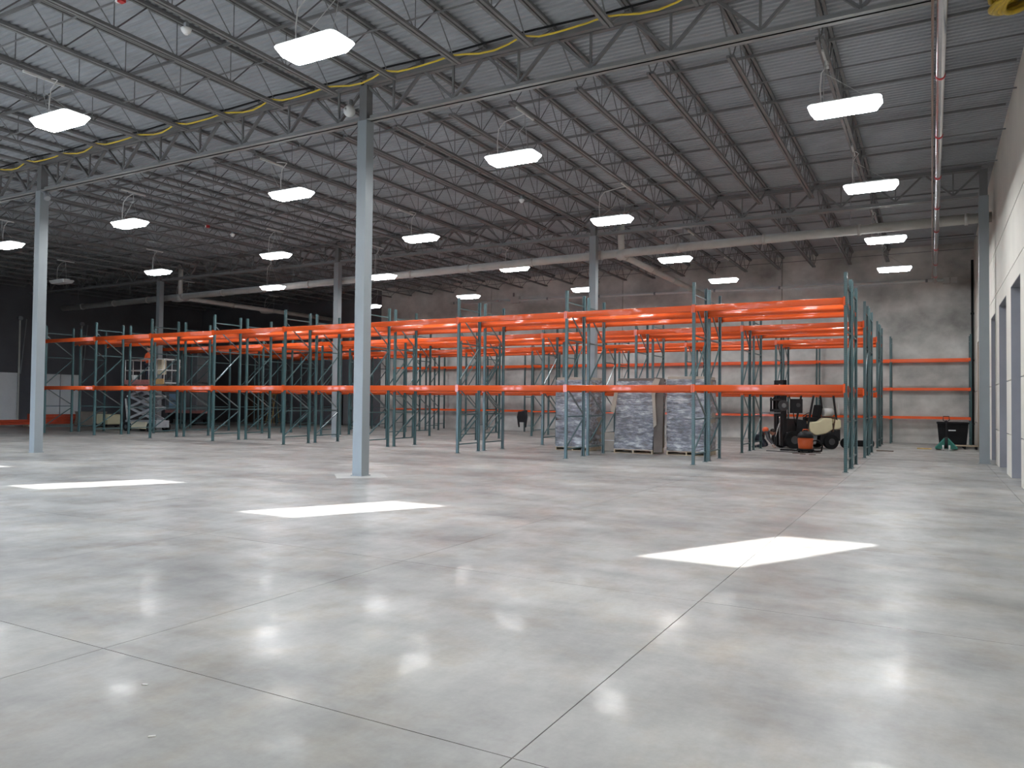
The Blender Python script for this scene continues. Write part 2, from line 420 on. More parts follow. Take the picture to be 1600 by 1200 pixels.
wl = tag(empty('wall_left'), 'dark charcoal left wall with white sectional dock doors', None, None, 'structure')
DOCKS = ((22.2, 25.3), (26.3, 29.05), (31.2, 34.1), (17.9, 21.0))
ys = [YF-.3] + [v for d in sorted(DOCKS[:2]) for v in d] + [YB+.3]
for a, b_ in ((YF-.3, 22.2), (25.3, 26.3), (29.05, YB+.3)):
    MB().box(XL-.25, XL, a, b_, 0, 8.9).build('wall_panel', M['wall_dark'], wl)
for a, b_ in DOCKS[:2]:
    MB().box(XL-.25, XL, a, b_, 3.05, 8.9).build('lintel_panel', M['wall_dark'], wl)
for i, (a, b_) in enumerate(DOCKS[:2]):
    d = tag(empty('door_%d' % (i+1)), None, None, None, 'structure')
    d['label'] = ['white sectional dock door at the far left edge', 'white sectional dock door seen through the end rack frame'][i]
    MB().box(XL-.25, XL-.13, a-.01, b_+.01, 0, 3.06).build('backing', M['dock'], d)
    for q in range(5):
        MB().box(XL-.12, XL-.06, a+.01, b_-.01, q*.61+.006, (q+1)*.61-.006).build('door_section', M['dock'], d)
    for q in (.36, .64)[:1]:
        MB().box(XL-.06, XL-.03, a+(b_-a)*.55-.02, a+(b_-a)*.55+.02, 0, 3.05).build('door_stile', M['grey'], d)
    t = MB(); t.bar((XL+.06, b_-.02, 0), (XL+.06, b_-.02, 6.25), .06, .08); t.build('door_track', M['pipe'], d)
    t = MB(); t.bar((XL+.1, b_+.05, 3.0), (XL+.1, b_+.33, 6.25), .05, .05); t.build('track_brace', M['grey'], d)
    MB().cyl((XL+.02, b_-.02, 6.28), (XL+.16, b_-.02, 6.28), .13, 14).build('cable_drum', M['grey'], d)

wf = tag(empty('wall_front'), 'cream front wall behind the viewer with high clerestory windows', None, None, 'structure')
WX = [-7.22-6.07*i for i in range(5)]
GATES = ((-15.9, -12.3), (-22.0, -18.4), (-28.1, -24.5))          # open roll-up doors letting daylight in, beyond the left picture edge
segs = sorted([(w-.11, w+1.125, 'w') for w in WX], reverse=True)
cur = XR+.5
for i, (x0, x1, _) in enumerate(segs):
    MB().box(x1, cur, YF-.2, YF+.1, 4.4, 8.9).build('wall_panel', M['wall_light'], wf)
    MB().box(x0, x1, YF-.2, YF+.1, 4.4, 5.72).build('wall_panel', M['wall_light'], wf)
    MB().box(x0, x1, YF-.2, YF+.1, 7.375, 8.9).build('wall_panel', M['wall_light'], wf)
    cur = x0
    w = tag(empty('window_%d' % (i+1)), 'clerestory window high in the front wall behind the viewer', None, None, 'structure')
    MB().box(x0, x1, YF-.06, YF-.05, 5.72, 7.375).build('pane', M['glass'], w)
MB().box(XL-.3, cur, YF-.2, YF+.1, 4.4, 8.9).build('wall_panel', M['wall_light'], wf)
cur = XR+.5
for i, (x0, x1) in enumerate(GATES):
    MB().box(x1, cur, YF-.2, YF+.1, 0, 4.4).build('wall_panel', M['wall_light'], wf)
    MB().box(x0, x1, YF-.2, YF+.1, 3.2, 4.4).build('lintel_panel', M['wall_light'], wf); cur = x0
    pl = bpy.data.lights.new('daylight_portal', 'AREA'); pl.shape = 'RECTANGLE'; pl.size = 3.6; pl.size_y = 3.2; pl.cycles.is_portal = True
    po = bpy.data.objects.new('daylight_portal', pl); C.objects.link(po); po.location = ((x0+x1)/2, YF-.22, 1.6); po.rotation_euler = (-pi/2, 0, 0)
MB().box(XL-.3, cur, YF-.2, YF+.1, 0, 4.4).build('wall_panel', M['wall_light'], wf)
g = tag(MB().box(-60, 20, -40, YF-.5, -.25, -.2).build('trim_1', mat('outside_asphalt', (.12, .12, .12), .9)), 'grey paved yard outside the front wall', None, None, 'structure')
# dark door in the back wall and a brown one, far left
d = tag(empty('door_7'), 'dark grey door in the back wall behind the racks', None, None, 'structure')
MB().box(-33.6, -32.6, YB-.05, YB, 0, 2.15).build('door_leaf', M['midgrey'], d)
MB().box(-33.7, -33.6, YB-.07, YB, 0, 2.25).box(-32.6, -32.5, YB-.07, YB, 0, 2.25).box(-33.7, -32.5, YB-.07, YB, 2.15, 2.25).build('door_frame', M['black'], d)

# columns
col_m = MB().box(-.125, .125, -.125, .125, .02, 7.72).mesh('shaft', M['column'])
top_m = MB().box(-.1, .1, -.1, .1, 7.72, 8.5).mesh('column_cap', M['steel'])
base_m = MB().box(-.15, .15, -.15, .15, 0, .02).mesh('base_plate', M['column'])
pour_m = MB().prism([(-.75, 0), (0, -.75), (.75, 0), (0, .75)], 'z', .0005, .0035).mesh('grout_patch', mat('pale_grout', (.47, .46, .44), .6, var=.08, scale=2))
CL = {(0,1): 'grey steel column standing close to the cream wall, far right', (1,0): 'blue-grey square steel column nearest the viewer, in the middle of the open floor',
      (1,1): 'grey steel column rising behind the wrapped pallets between racks', (2,0): 'blue-grey square steel column on the open floor at the left end of the racks',
      (2,1): 'grey steel column among the racks just left of the nearest column', (3,1): 'grey steel column rising behind the scissor lift',
      (0,0): 'grey steel column close beside the cream wall, out of the picture', (3,0): 'grey steel column on the open floor beyond the left picture edge'}
for i, cx in enumerate(COLX):
    for j, cy in enumerate(COLY):
        c = tag(empty('steel_column', (cx, cy, 0)), CL[(i, j)], 'column', 'square steel roof columns', 'thing')
        inst('shaft', col_m, c); inst('column_cap', top_m, c); inst('base_plate', base_m, c)
        if (i, j) == (1,0): inst('grout_patch', pour_m, c)

# ------------------------------------------------------------------ pallet racks
H = 4.887
def post_mesh():
    b = MB(); w = .038
    b.box(-w, w, -.038, -.034, .01, H); b.box(-w, -w+.004, -.034, .036, .01, H); b.box(w-.004, w, -.034, .036, .01, H)
    b.box(-w+.004, -.016, .032, .036, .01, H); b.box(.016, w-.004, .032, .036, .01, H)
    return b.mesh('post', M['post'])
POST = post_mesh()
FOOT = MB().box(-.07, .07, -.06, .06, 0, .01).mesh('foot_plate', M['green'])
def make_frame(depth):
    fr = empty('upright_frame')
    inst('post', POST, fr, (0,0,0)); inst('post', POST, fr, (0,depth,0), pi)
    inst('foot_plate', FOOT, fr, (0,0,0)); inst('foot_plate', FOOT, fr, (0,depth,0))
    hb = MB().box(-.018, .018, .034, depth-.034, -.018, .018).mesh('horizontal_brace', M['green'])
    for z in (.28, 1.22, 3.46, 4.56): inst('horizontal_brace', hb, fr, (0,0,z))
    for i, (a, b_) in enumerate((((0,.34), (1,1.14)), ((1,1.3), (0,2.05)), ((0,2.25), (1,3.36)), ((1,3.56), (0,4.42)))):
        MB().bar((0, .03 if a[0] == 0 else depth-.03, a[1]), (0, .03 if b_[0] == 0 else depth-.03, b_[1]), .034, .034, (1,0,0)).build('diagonal_brace', M['green'] if i % 2 == 0 else M['brace'], fr)
    return fr
BAY = 3.74
def beam_mesh(L, h=.165):
    def arc(cx, cz, r, a0, a1, n=4): return [(cx+r*cos(radians(a0+(a1-a0)*i/n)), cz+r*sin(radians(a0+(a1-a0)*i/n))) for i in range(n+1)]
    p = arc(-.018, -h/2+.014, .014, 180, 270) + [(.026, -h/2), (.026, h/2-.045), (.006, h/2-.045)] + arc(-.006, h/2-.012, .012, 0, 90) + arc(-.018, h/2-.014, .014, 90, 180)
    b = MB(); b.prism(p, 'x', -L+.004, -.004); b.sm[2:] = [True]*(len(b.sm)-2)
    for s_ in (-L+.004, -.052): b.box(s_, s_+.048, -.040, .0, -h/2-.03, h/2+.02)
    return b.mesh('beam', M['orange'])
BEAM = beam_mesh(BAY)
def rack(y, depth, nb, label, x0=-1.84):
    r = tag(empty('pallet_rack', (x0, y, 0)), label, 'pallet rack', 'rows of green and orange pallet racking')
    proto = make_frame(depth); proto.parent = r
    for i in range(1, nb+1): copy_tree(proto, r, (-BAY*i, 0, 0))
    for i in range(nb):
        for z in (2.05, 4.178):
            inst('beam', BEAM, r, (-BAY*i, -.058, z)); o = inst('beam', BEAM, r, (-BAY*(i+1), depth+.058, z), pi)
    return r
rack(20.17, 1.25, 9, 'long orange and green pallet rack row nearest the open floor')
rack(21.78, 1.25, 9, 'pallet rack row standing back to back behind the nearest row')
rack(26.12, 1.25, 9, 'middle pallet rack row, front one of the pair behind the wrapped pallets')
rack(28.0, 1.3, 9, 'middle pallet rack row, rear one of the pair, just before the forklift aisle')
rack(32.44, 1.25, 9, 'far pallet rack row directly behind the forklift')
rack(34.25, 1.25, 9, 'farthest pallet rack row back to back, nearest the wall rack')
# low wall rack, three beam levels
def wall_rack():
    r = tag(empty('wall_rack', (1.42, 36.95, 0)), 'thin orange three-level rack standing along the grey back wall', 'wall rack')
    Hw = 4.65
    pm = MB().box(-.035, .035, -.035, .035, 0, Hw).mesh('post', M['green'])
    hb = MB().box(-.015, .015, .035, 1.0, -.015, .015).mesh('horizontal_brace', M['green'])
    bm_ = MB(); bm_.prism([(-.03, -.05), (.02, -.05), (.02, .02), (0, .02), (0, .05), (-.03, .05)], 'x', -2.99, -.01); bm_.box(-2.99, -2.94, -.04, 0, -.08, .06); bm_.box(-.06, -.01, -.04, 0, -.08, .06)
    bm_ = bm_.mesh('beam', M['orange'])
    for i in range(11):
        f = empty('upright_frame', (-3.0*i, 0, 0), 0, r)
        inst('post', pm, f); inst('post', pm, f, (0, 1.03, 0))
        for z in (.3, 1.9, 4.4): inst('horizontal_brace', hb, f, (0,0,z))
    for i in range(10):
        for z in (1.13, 2.36, 3.6):
            inst('beam', bm_, r, (-3.0*i, -.05, z)); inst('beam', bm_, r, (-3.0*(i+1), 1.08, z), pi)
wall_rack()

# ------------------------------------------------------------------ light fixtures
def rrect(w, h, r, n=4):
    p = []
    for cx, cy, a0 in ((w/2-r, h/2-r, 0), (-w/2+r, h/2-r, 90), (-w/2+r, -h/2+r, 180), (w/2-r, -h/2+r, 270)):
        for i in range(n+1):
            a = radians(a0+90*i/n); p.append((cx+r*cos(a), cy+r*sin(a)))
    return p
HOUS = MB().prism(rrect(1.2, .54, .1), 'z', .05, .07).box(-.42, .42, -.13, .13, .07, .13).mesh('housing', M['white'])
def lens_mesh(m):
    b = MB(); a = rrect(1.22, .56, .1, 3); c = rrect(1.06, .42, .08, 3); k = len(a)
    for (x_, y_) in a: b.v.append((x_, y_, .05))
    for (x_, y_) in c: b.v.append((x_, y_, -.07))
    for i in range(k): j = (i+1) % k; b.f.append((i, j, k+j, k+i)); b.sm.append(False)
    b.f.append(tuple(k+i for i in range(k))); b.sm.append(False)
    me = b.mesh('lens', m)
    if m is M['lens']:
        me.materials.append(M['lens_side'])
        for p_ in me.polygons: p_.material_index = 0 if len(p_.vertices) > 4 else 1
    return me
LENS, LENS_OFF = lens_mesh(M['lens']), lens_mesh(M['lens_off'])
def fixture(x, y, lit, label, z=6.98):
    f = tag(empty('high_bay_light', (x, y, z)), label, 'ceiling light', 'high bay lights hung from the roof')
    k = round((-.17-x)/1.52); dx = -.17-1.52*k-x; top = 7.96-z
    dy = 0
    for g in COLY:
        if abs(y-g) < 1.15: dy = (g+1.2 if y > g else g-1.2)-y
    inst('housing', HOUS, f); inst('lens', LENS if lit else LENS_OFF, f)
    for s_ in (-.36, .36):
        MB().tube([(s_, 0, .13), (dx+s_*.05, dy*.9, top-.3), (dx, dy, top)], .007, 4).build('hanger_wire', M['galv'], f)
    MB().bar((dx, dy-.4, top-.03), (dx, dy+.4, top-.03), .04, .04).build('lit_joist_bar', M['cable'], f)  # white bar paints the lamplit stretch of joist above the fixture
    MB().tube([(-.40, .02, .13), (-.42, .03, .45), (-.40, .05, top-.25), (-.28, .1, top-.08), (dx*.5-.14, .12+dy*.5, top-.02), (dx-.03, .1+dy, top+.02)], .012, 5).build('power_cord', M['cable'], f)
ORD = ['nearest', 'second nearest', 'third nearest', 'fourth nearest', 'farthest']
ROWS = [('the row along the cream wall', -1.33, [(-1.36,14.75),(-1.30,20.45),(-1.3,27.2),(-1.28,33.25)]),
        ('the second row from the cream wall', -8.1, [(-8.23,8.57),(-8.06,14.55),(-8.21,20.85),(-8.35,27.6),(-7.9,33.2)]),
        ('the third row from the cream wall', -14.7, [(-14.8,8.56),(-14.64,14.5),(-14.74,20.4),(-14.69,26.7),(-14.4,33.1)]),
        ('the fourth row from the cream wall', -21.4, [(-21.6,14.7),(-21.38,20.45),(-19.91,24.88),(-20.75,32.9)]),
        ('the fifth row from the cream wall', -28.4, [(-28.6,14.85),(-28.8,20.95),(-26.4,25.1),(-28.0,34.0)])]
for nm, x_, pts in ROWS:
    n = len(pts)
    for i, (a, b_) in enumerate(pts):
        w = ORD[i] if i < n-1 else 'farthest'
        fixture(a, b_, True, 'glowing high bay light, %s in %s' % (w, nm), 6.74 if 24.5 < b_ < 25.5 else 6.98)
for i, (a, b_) in enumerate(((-1.3,8.5),(-1.3,2.4),(-8.1,2.4),(-14.7,2.4),(-21.4,2.4),(-21.4,8.5),(-28.2,2.4),(-28.2,8.5))):
    fixture(a, b_, True, 'glowing high bay light out of the picture, %s row, %s' % (('cream wall','cream wall','second','third','fourth','fourth','fifth','fifth')[i], 'over the viewer' if b_ < 5 else 'ahead of the viewer'))
fixture(-35.42, 20.75, False, 'unlit grey high bay light in the dark area, seen beside the left column')
fixture(-35.7, 27.4, False, 'unlit grey high bay light hanging near the column above the scissor lift')
fixture(-35.5, 33.5, False, 'unlit grey high bay light farthest back near the dark wall')

# ------------------------------------------------------------------ pipes and ceiling services
def pipe_run(name, label, pts, r, m, mr, step, cat='pipe', rr=1.18, rl=.09, n=14, phase=.6):
    t = tag(empty(name, pts[0]), label, cat); o = Vector(pts[0])
    pp = [Vector(p)-o for p in pts]
    MB().tube(pp, r, n).build('pipe_body', m, t)
    a, b_ = pp[0], pp[-1] if len(pp) == 2 else pp[1]
    L = (b_-a).length; d = (b_-a)/L; s = phase
    while s < L-.2:
        MB().cyl(a+d*s, a+d*(s+rl), r*rr, n).build('coupling', mr, t); s += step
    return t
pm_ = pipe_run('drain_pipe', 'long pale roof drain pipe crossing under the ceiling behind the columns', [(XR-.05, 26.2, 7.2), (-44.5, 26.2, 6.82)], .15, M['pipe'], M['pipe'], 2.9)
for X_ in (-43, -38.3, -32.2, -26.2, -20, -14, -7.6, -2.2):
    MB().tube([(X_-XR, 0, .05), (X_-XR, 0, 1.4)], .012, 4).build('hanger_rod', M['grey'], pm_)
for X_, z_, lb in ((-9.95, 7.05, 'pale drain pipe branch running back from the column behind the pallets'), (-34.2, 6.87, 'pale drain pipe branch running back above the scissor lift')):
    t = empty('branch_pipe', (X_-(XR-.05), 0, z_-7.2), 0, pm_)
    MB().tube([(0, .1, 0), (0, YB-26.25, 0)], .12, 12).build('pipe_body', M['pipe'], t)
    for s in (.35, 3.3, 6.3, 9.3): MB().cyl((0, s, 0), (0, s+.1, 0), .14, 12).build('coupling', M['pipe'], t)
    MB().tube([(.0, 0, 1.75), (.0, 0, .95), (.0, -.02, .55), (.02, 0, .1)], .12, 12).build('drop_pipe', M['pipe'], t)
    MB().ball((0, 0, 0), .2, 12).build('tee_fitting', M['pipe'], t)
sp = pipe_run('sprinkler_main', 'shiny galvanised sprinkler main running front to back near the cream wall', [(.13, YF+.1, 6.88), (.13, 36.6, 6.88)], .062, M['shiny'], M['red'], 3.05, phase=2.0, rr=1.15, rl=.06)
MB().tube([(-.11, 0, .0), (-.11, 36, .0)], .018, 8).build('side_pipe', M['brown_pipe'], sp)
MB().tube([(0, 37.15, 0), (0, 37.5, .12), (0, 38.6, .2)], .055, 10).build('elbow', M['shiny'], sp)
pipe_run('wall_conduit', 'grey conduit pipe fixed high along the back wall', [(.45, YB-.14, 7.14), (-25.3, YB-.14, 7.5)], .06, M['white'], M['grey'], 3.1)
t = tag(empty('junction_box', (.75, YB-.02, 7.1)), 'pair of small grey junction boxes high on the back wall near the right corner', 'electrical box')
MB().box(-.02, .22, -.14, 0, -.12, .14).build('box', M['offwhite'], t); MB().box(-.32, -.08, -.14, 0, -.12, .14).build('box', M['offwhite'], t)
t = tag(empty('emergency_light', (-20.87, YB, 7.45)), 'grey box fitting high on the back wall above the racks', 'electrical box')
MB().box(-.28, .28, -.2, 0, -.18, .2).build('box', M['offwhite'], t); MB().cyl((-.1, -.1, .2), (-.1, -.1, .42), .05, 8).build('stem', M['grey'], t)
# dark corner pipe with clamps
t = tag(empty('corner_pipe', (1.52, YB-.35, 0)), 'black vertical pipe in the far right corner of the room', 'pipe')
MB().cyl((0,0,0), (0,0,7.9), .05, 10).build('pipe_body', M['black'], t)
for z in (.9, 2.3, 3.6, 5.6): MB().cbox(0, 0, z, .13, .13, .08).build('clamp', M['black'], t)
# yellow cable draped over joist chords
pts = []
xx = -1.69
while xx > -26.5:
    for q in range(5):
        s = q/5; pts.append((xx-1.52*s, 11.6+.05*sin(xx*2.1+q), 8.03-.10*4*s*(1-s)))
    xx -= 1.52
tag(MB().tube(pts, .017, 5).build('yellow_cable', M['yellow']), 'yellow cable swagged along the joists in front of the nearest column', 'cable')
tag(MB().tube([(p[0], p[1]+.12, p[2]+.12) for p in pts[::5]], .02, 5).build('black_cable', M['black']), 'thin black cable running straight above the yellow cable', 'cable')
# yellow hose coil hanging top right
t = tag(empty('hose_coil', (1.12, 12.25, 7.44)), 'coiled yellow hose hanging from the roof at the top right corner', 'hose')
for q in range(12):
    R_ = .40-.05*(q % 4); zz = -.24+.05*(q//4)*2; pp = []
    for a in range(25):
        an = 2*pi*a/24; pp.append((R_*cos(an), R_*sin(an)*.95, zz+.05*sin(an+q)+.1*cos(an)+.02*(q % 3)))
    MB().tube(pp, .036, 7, False).build('hose_loop', M['yellow_d'], t)
MB().bar((-.2, -.38, -.30), (-.12, -.36, .1), .05, .01, (0,1,0)).build('strap', M['white'], t)
MB().tube([(-.1, 0, .1), (0, .2, .35)], .012, 4).tube([(.2, 0, .1), (0, .2, .35)], .012, 4).build('hook', M['grey'], t)
# mirror-like dome and horn by the columns, detectors on joists
t = tag(empty('ceiling_dome', (-11.1, 12.66, 7.93)), 'round pale dome fitting beside the head of the nearest column', 'security camera')
MB().ball((0,0,0), .13, 16).build('dome', M['offwhite'], t); MB().cyl((0,0,.05), (0,.05,.25), .05, 10).build('stem', M['grey'], t)
MB().ball((0,-.12,.0), .025, 8).build('lens', M['chrome'], t)
t = tag(empty('wall_horn', (-22.72, 12.78, 7.52)), 'small grey lamp fitting beside the head of the left column', 'lamp')
MB().cyl((.14,-.02,-.1), (0,0,.1), .09, 12, .05).build('horn', M['grey'], t); MB().bar((0,0,.08), (-.2,0,.16), .03, .03).build('bracket', M['grey'], t)
for (x_, y_, z_, lb) in ((-11.02, 8.45, 7.88, 'white cone detector on a joist left of the nearest light'), (-11.09, 20.59, 7.88, 'small white detector on a joist between the middle lights'), (-23.2, 20.0, 7.88, 'small white detector on a joist in the dark left area')):
    t = tag(empty('detector', (x_, y_, z_)), lb, 'detector', 'detectors on the joists')
    MB().lathe((0,0,0), [(.03,-.1), (.075,-.05), (.09,0), (.05,.02)], 14).build('cone', M['white'], t); MB().box(-.03,.03,-.03,.03,.02,.1).build('base', M['grey'], t)
for (x_, y_, lb) in ((-11.2, 7.4, 'small red and white fitting on a joist at the top edge of the picture'), (-23.16, 18.85, 'small red fitting on a joist in the dark left area')):
    t = tag(empty('fire_sprinkler', (x_, y_, 7.93)), lb, 'sprinkler', 'red sprinkler fittings')
    MB().box(-.05,.05,-.04,.04,-.05,.05).build('body', M['red'], t); MB().cyl((-.1,0,-.02), (-.1,0,.05), .04, 8).build('cap', M['white'], t)

# ------------------------------------------------------------------ wrapped pallet loads
def bulged(w, d, h, nx, ny, nz, amp, seed, lean=0, m=None, name='carton_stack', layer=.22):
    b = MB(); idx = {}
    def P(i, j, k):
        key = (i, j, k)
        if key in idx: return idx[key]
        x_, y_, z_ = i/nx, j/ny, k/nz; z = z_*h
        ph = abs(sin(pi*z/layer)); px_ = (x_-.5)*w; py_ = (y_-.5)*d
        n_ = noise.noise(Vector((px_*1.6+seed, py_*1.6, z*2.4)))
        g = 1 + amp*(n_*.9 + .35*ph - .2)
        v = (px_*g + lean*z_, py_*g, z + amp*.25*noise.noise(Vector((px_*3, py_*3+seed, 9)))*(k == nz))
        idx[key] = len(b.v); b.v.append(v); return idx[key]
    for i in range(nx):
        for k in range(nz):
            b.f.append((P(i,0,k), P(i+1,0,k), P(i+1,0,k+1), P(i,0,k+1))); b.f.append((P(i+1,ny,k), P(i,ny,k), P(i,ny,k+1), P(i+1,ny,k+1)))
    for j in range(ny):
        for k in range(nz):
            b.f.append((P(0,j+1,k), P(0,j,k), P(0,j,k+1), P(0,j+1,k+1))); b.f.append((P(nx,j,k), P(nx,j+1,k), P(nx,j+1,k+1), P(nx,j,k+1)))
    for i in range(nx):
        for j in range(ny): b.f.append((P(i,j,nz), P(i+1,j,nz), P(i+1,j+1,nz), P(i,j+1,nz)))
    b.sm = [True]*len(b.f); return b
def pallet_parts(t, w, d, m=None):
    p = empty('pallet', (0,0,0), 0, t); m = m or M['wood']
    bd = MB().box(-w/2, w/2, -.05, .05, .11, .13).mesh('deck_board', m)
    for i in range(6): inst('deck_board', bd, p, (0, -d/2+.05+(d-.1)*i/5, 0))
    bb = MB().box(-w/2, w/2, -.05, .05, 0, .018).mesh('bottom_board', m)
    for i in range(3): inst('bottom_board', bb, p, (0, -d/2+.05+(d-.1)*i/2, 0))
    st = MB().box(-.022, .022, -d/2, d/2, .018, .11).mesh('stringer', m)
    for x_ in (-w/2+.03, 0, w/2-.03): inst('stringer', st, p, (x_, 0, 0))
def load(x, y, w, d, h, label, seed, lean=0, rz=0):
    t = tag(empty('wrapped_pallet', (x, y, 0), rz), label, 'pallet load', 'tall film-wrapped pallet loads')
    pallet_parts(t, w, d)
    nl = int((h-.3)/.24); lh = (h-.3)/nl
    for i in range(nl):
        q = i/nl*lean; e = .012*((i*7+seed) % 3)
        o = bulged(w-.10-e, d-.10-e, lh-.012, 6, 6, 2, .05, seed+i*3.1, 0, layer=lh).build('bundle_layer', M['bundle'], t, (q, 0, .13+i*lh))
    MB().cbox(lean*.97, 0, h-.085, w-.06, d-.06, .15).build('top_cap', M['card_l'] if seed != 22 else M['card_d'], t, bevel=.015)
    f_ = bulged(w-.02, d-.02, h-.2, 22, 18, 40, .035, seed, lean*.95, layer=.24).build('stretch_film', M['film'], t, (0, 0, .10))
    for i in range(3): MB().box(w/2-.035+lean*.5, w/2-.015+lean*.5, -d/2+.03, d/2-.05, .16+i*(h-.3)/3, .14+(i+1)*(h-.3)/3).build('side_card', M['card'], t)
    return t
p1 = load(-10.68, 24.2, 1.28, 1.15, 2.50, 'film-wrapped pallet load on the left of the three, with a level top', 11)
p2 = load(-8.5, 24.15, 1.34, 1.15, 2.45, 'film-wrapped pallet load in the middle, with loose cardboard hanging from its top', 22, .1)
p3 = load(-6.76, 24.2, 1.3, 1.15, 2.50, 'film-wrapped pallet load on the right of the three, glossy front', 33)
def sheet(t, name, pts, th, m):
    b = MB(); n = Vector((0, 0, 0)); P_ = [Vector(p) for p in pts]; nrm = (P_[1]-P_[0]).cross(P_[2]-P_[0]).normalized()*th
    k = len(P_)
    for p in P_: b.v.append(tuple(p))
    for p in P_: b.v.append(tuple(p+nrm))
    b.f.append(tuple(range(k))[::-1]); b.f.append(tuple(range(k, 2*k))); b.sm += [False]*2
    for i in range(k): j = (i+1) % k; b.f.append((i, j, k+j, k+i)); b.sm.append(False)
    return b.build(name, m, t)
sheet(p2, 'cardboard_flap', [(-.62,-.60,2.1), (-.76,-.66,1.35), (-.62,-.64,1.3), (-.5,-.62,2.05)], .012, M['card_l'])
sheet(p2, 'cardboard_flap', [(.70,-.60,2.46), (1.02,-.56,2.44), (.98,-.58,.06), (.70,-.6,.06)], .03, M['card_d'])
sheet(p2, 'cardboard_flap', [(.62,-.66,2.2), (.74,-.64,2.43), (.92,-.66,2.40), (.76,-.67,1.9), (.82,-.68,.95), (.72,-.69,.85), (.68,-.68,1.6)], .012, M['card_l'])
t = tag(empty('carton', (-9.62, 24.45, 0)), 'small pale carton standing between the left and middle wrapped pallets', 'box')
MB().box(-.22,.22,-.2,.2,0,.62).build('body', M['card_l'], t, bevel=.008); MB().box(-.23,.23,-.21,-.2,.35,.37).build('tape', M['white'], t)

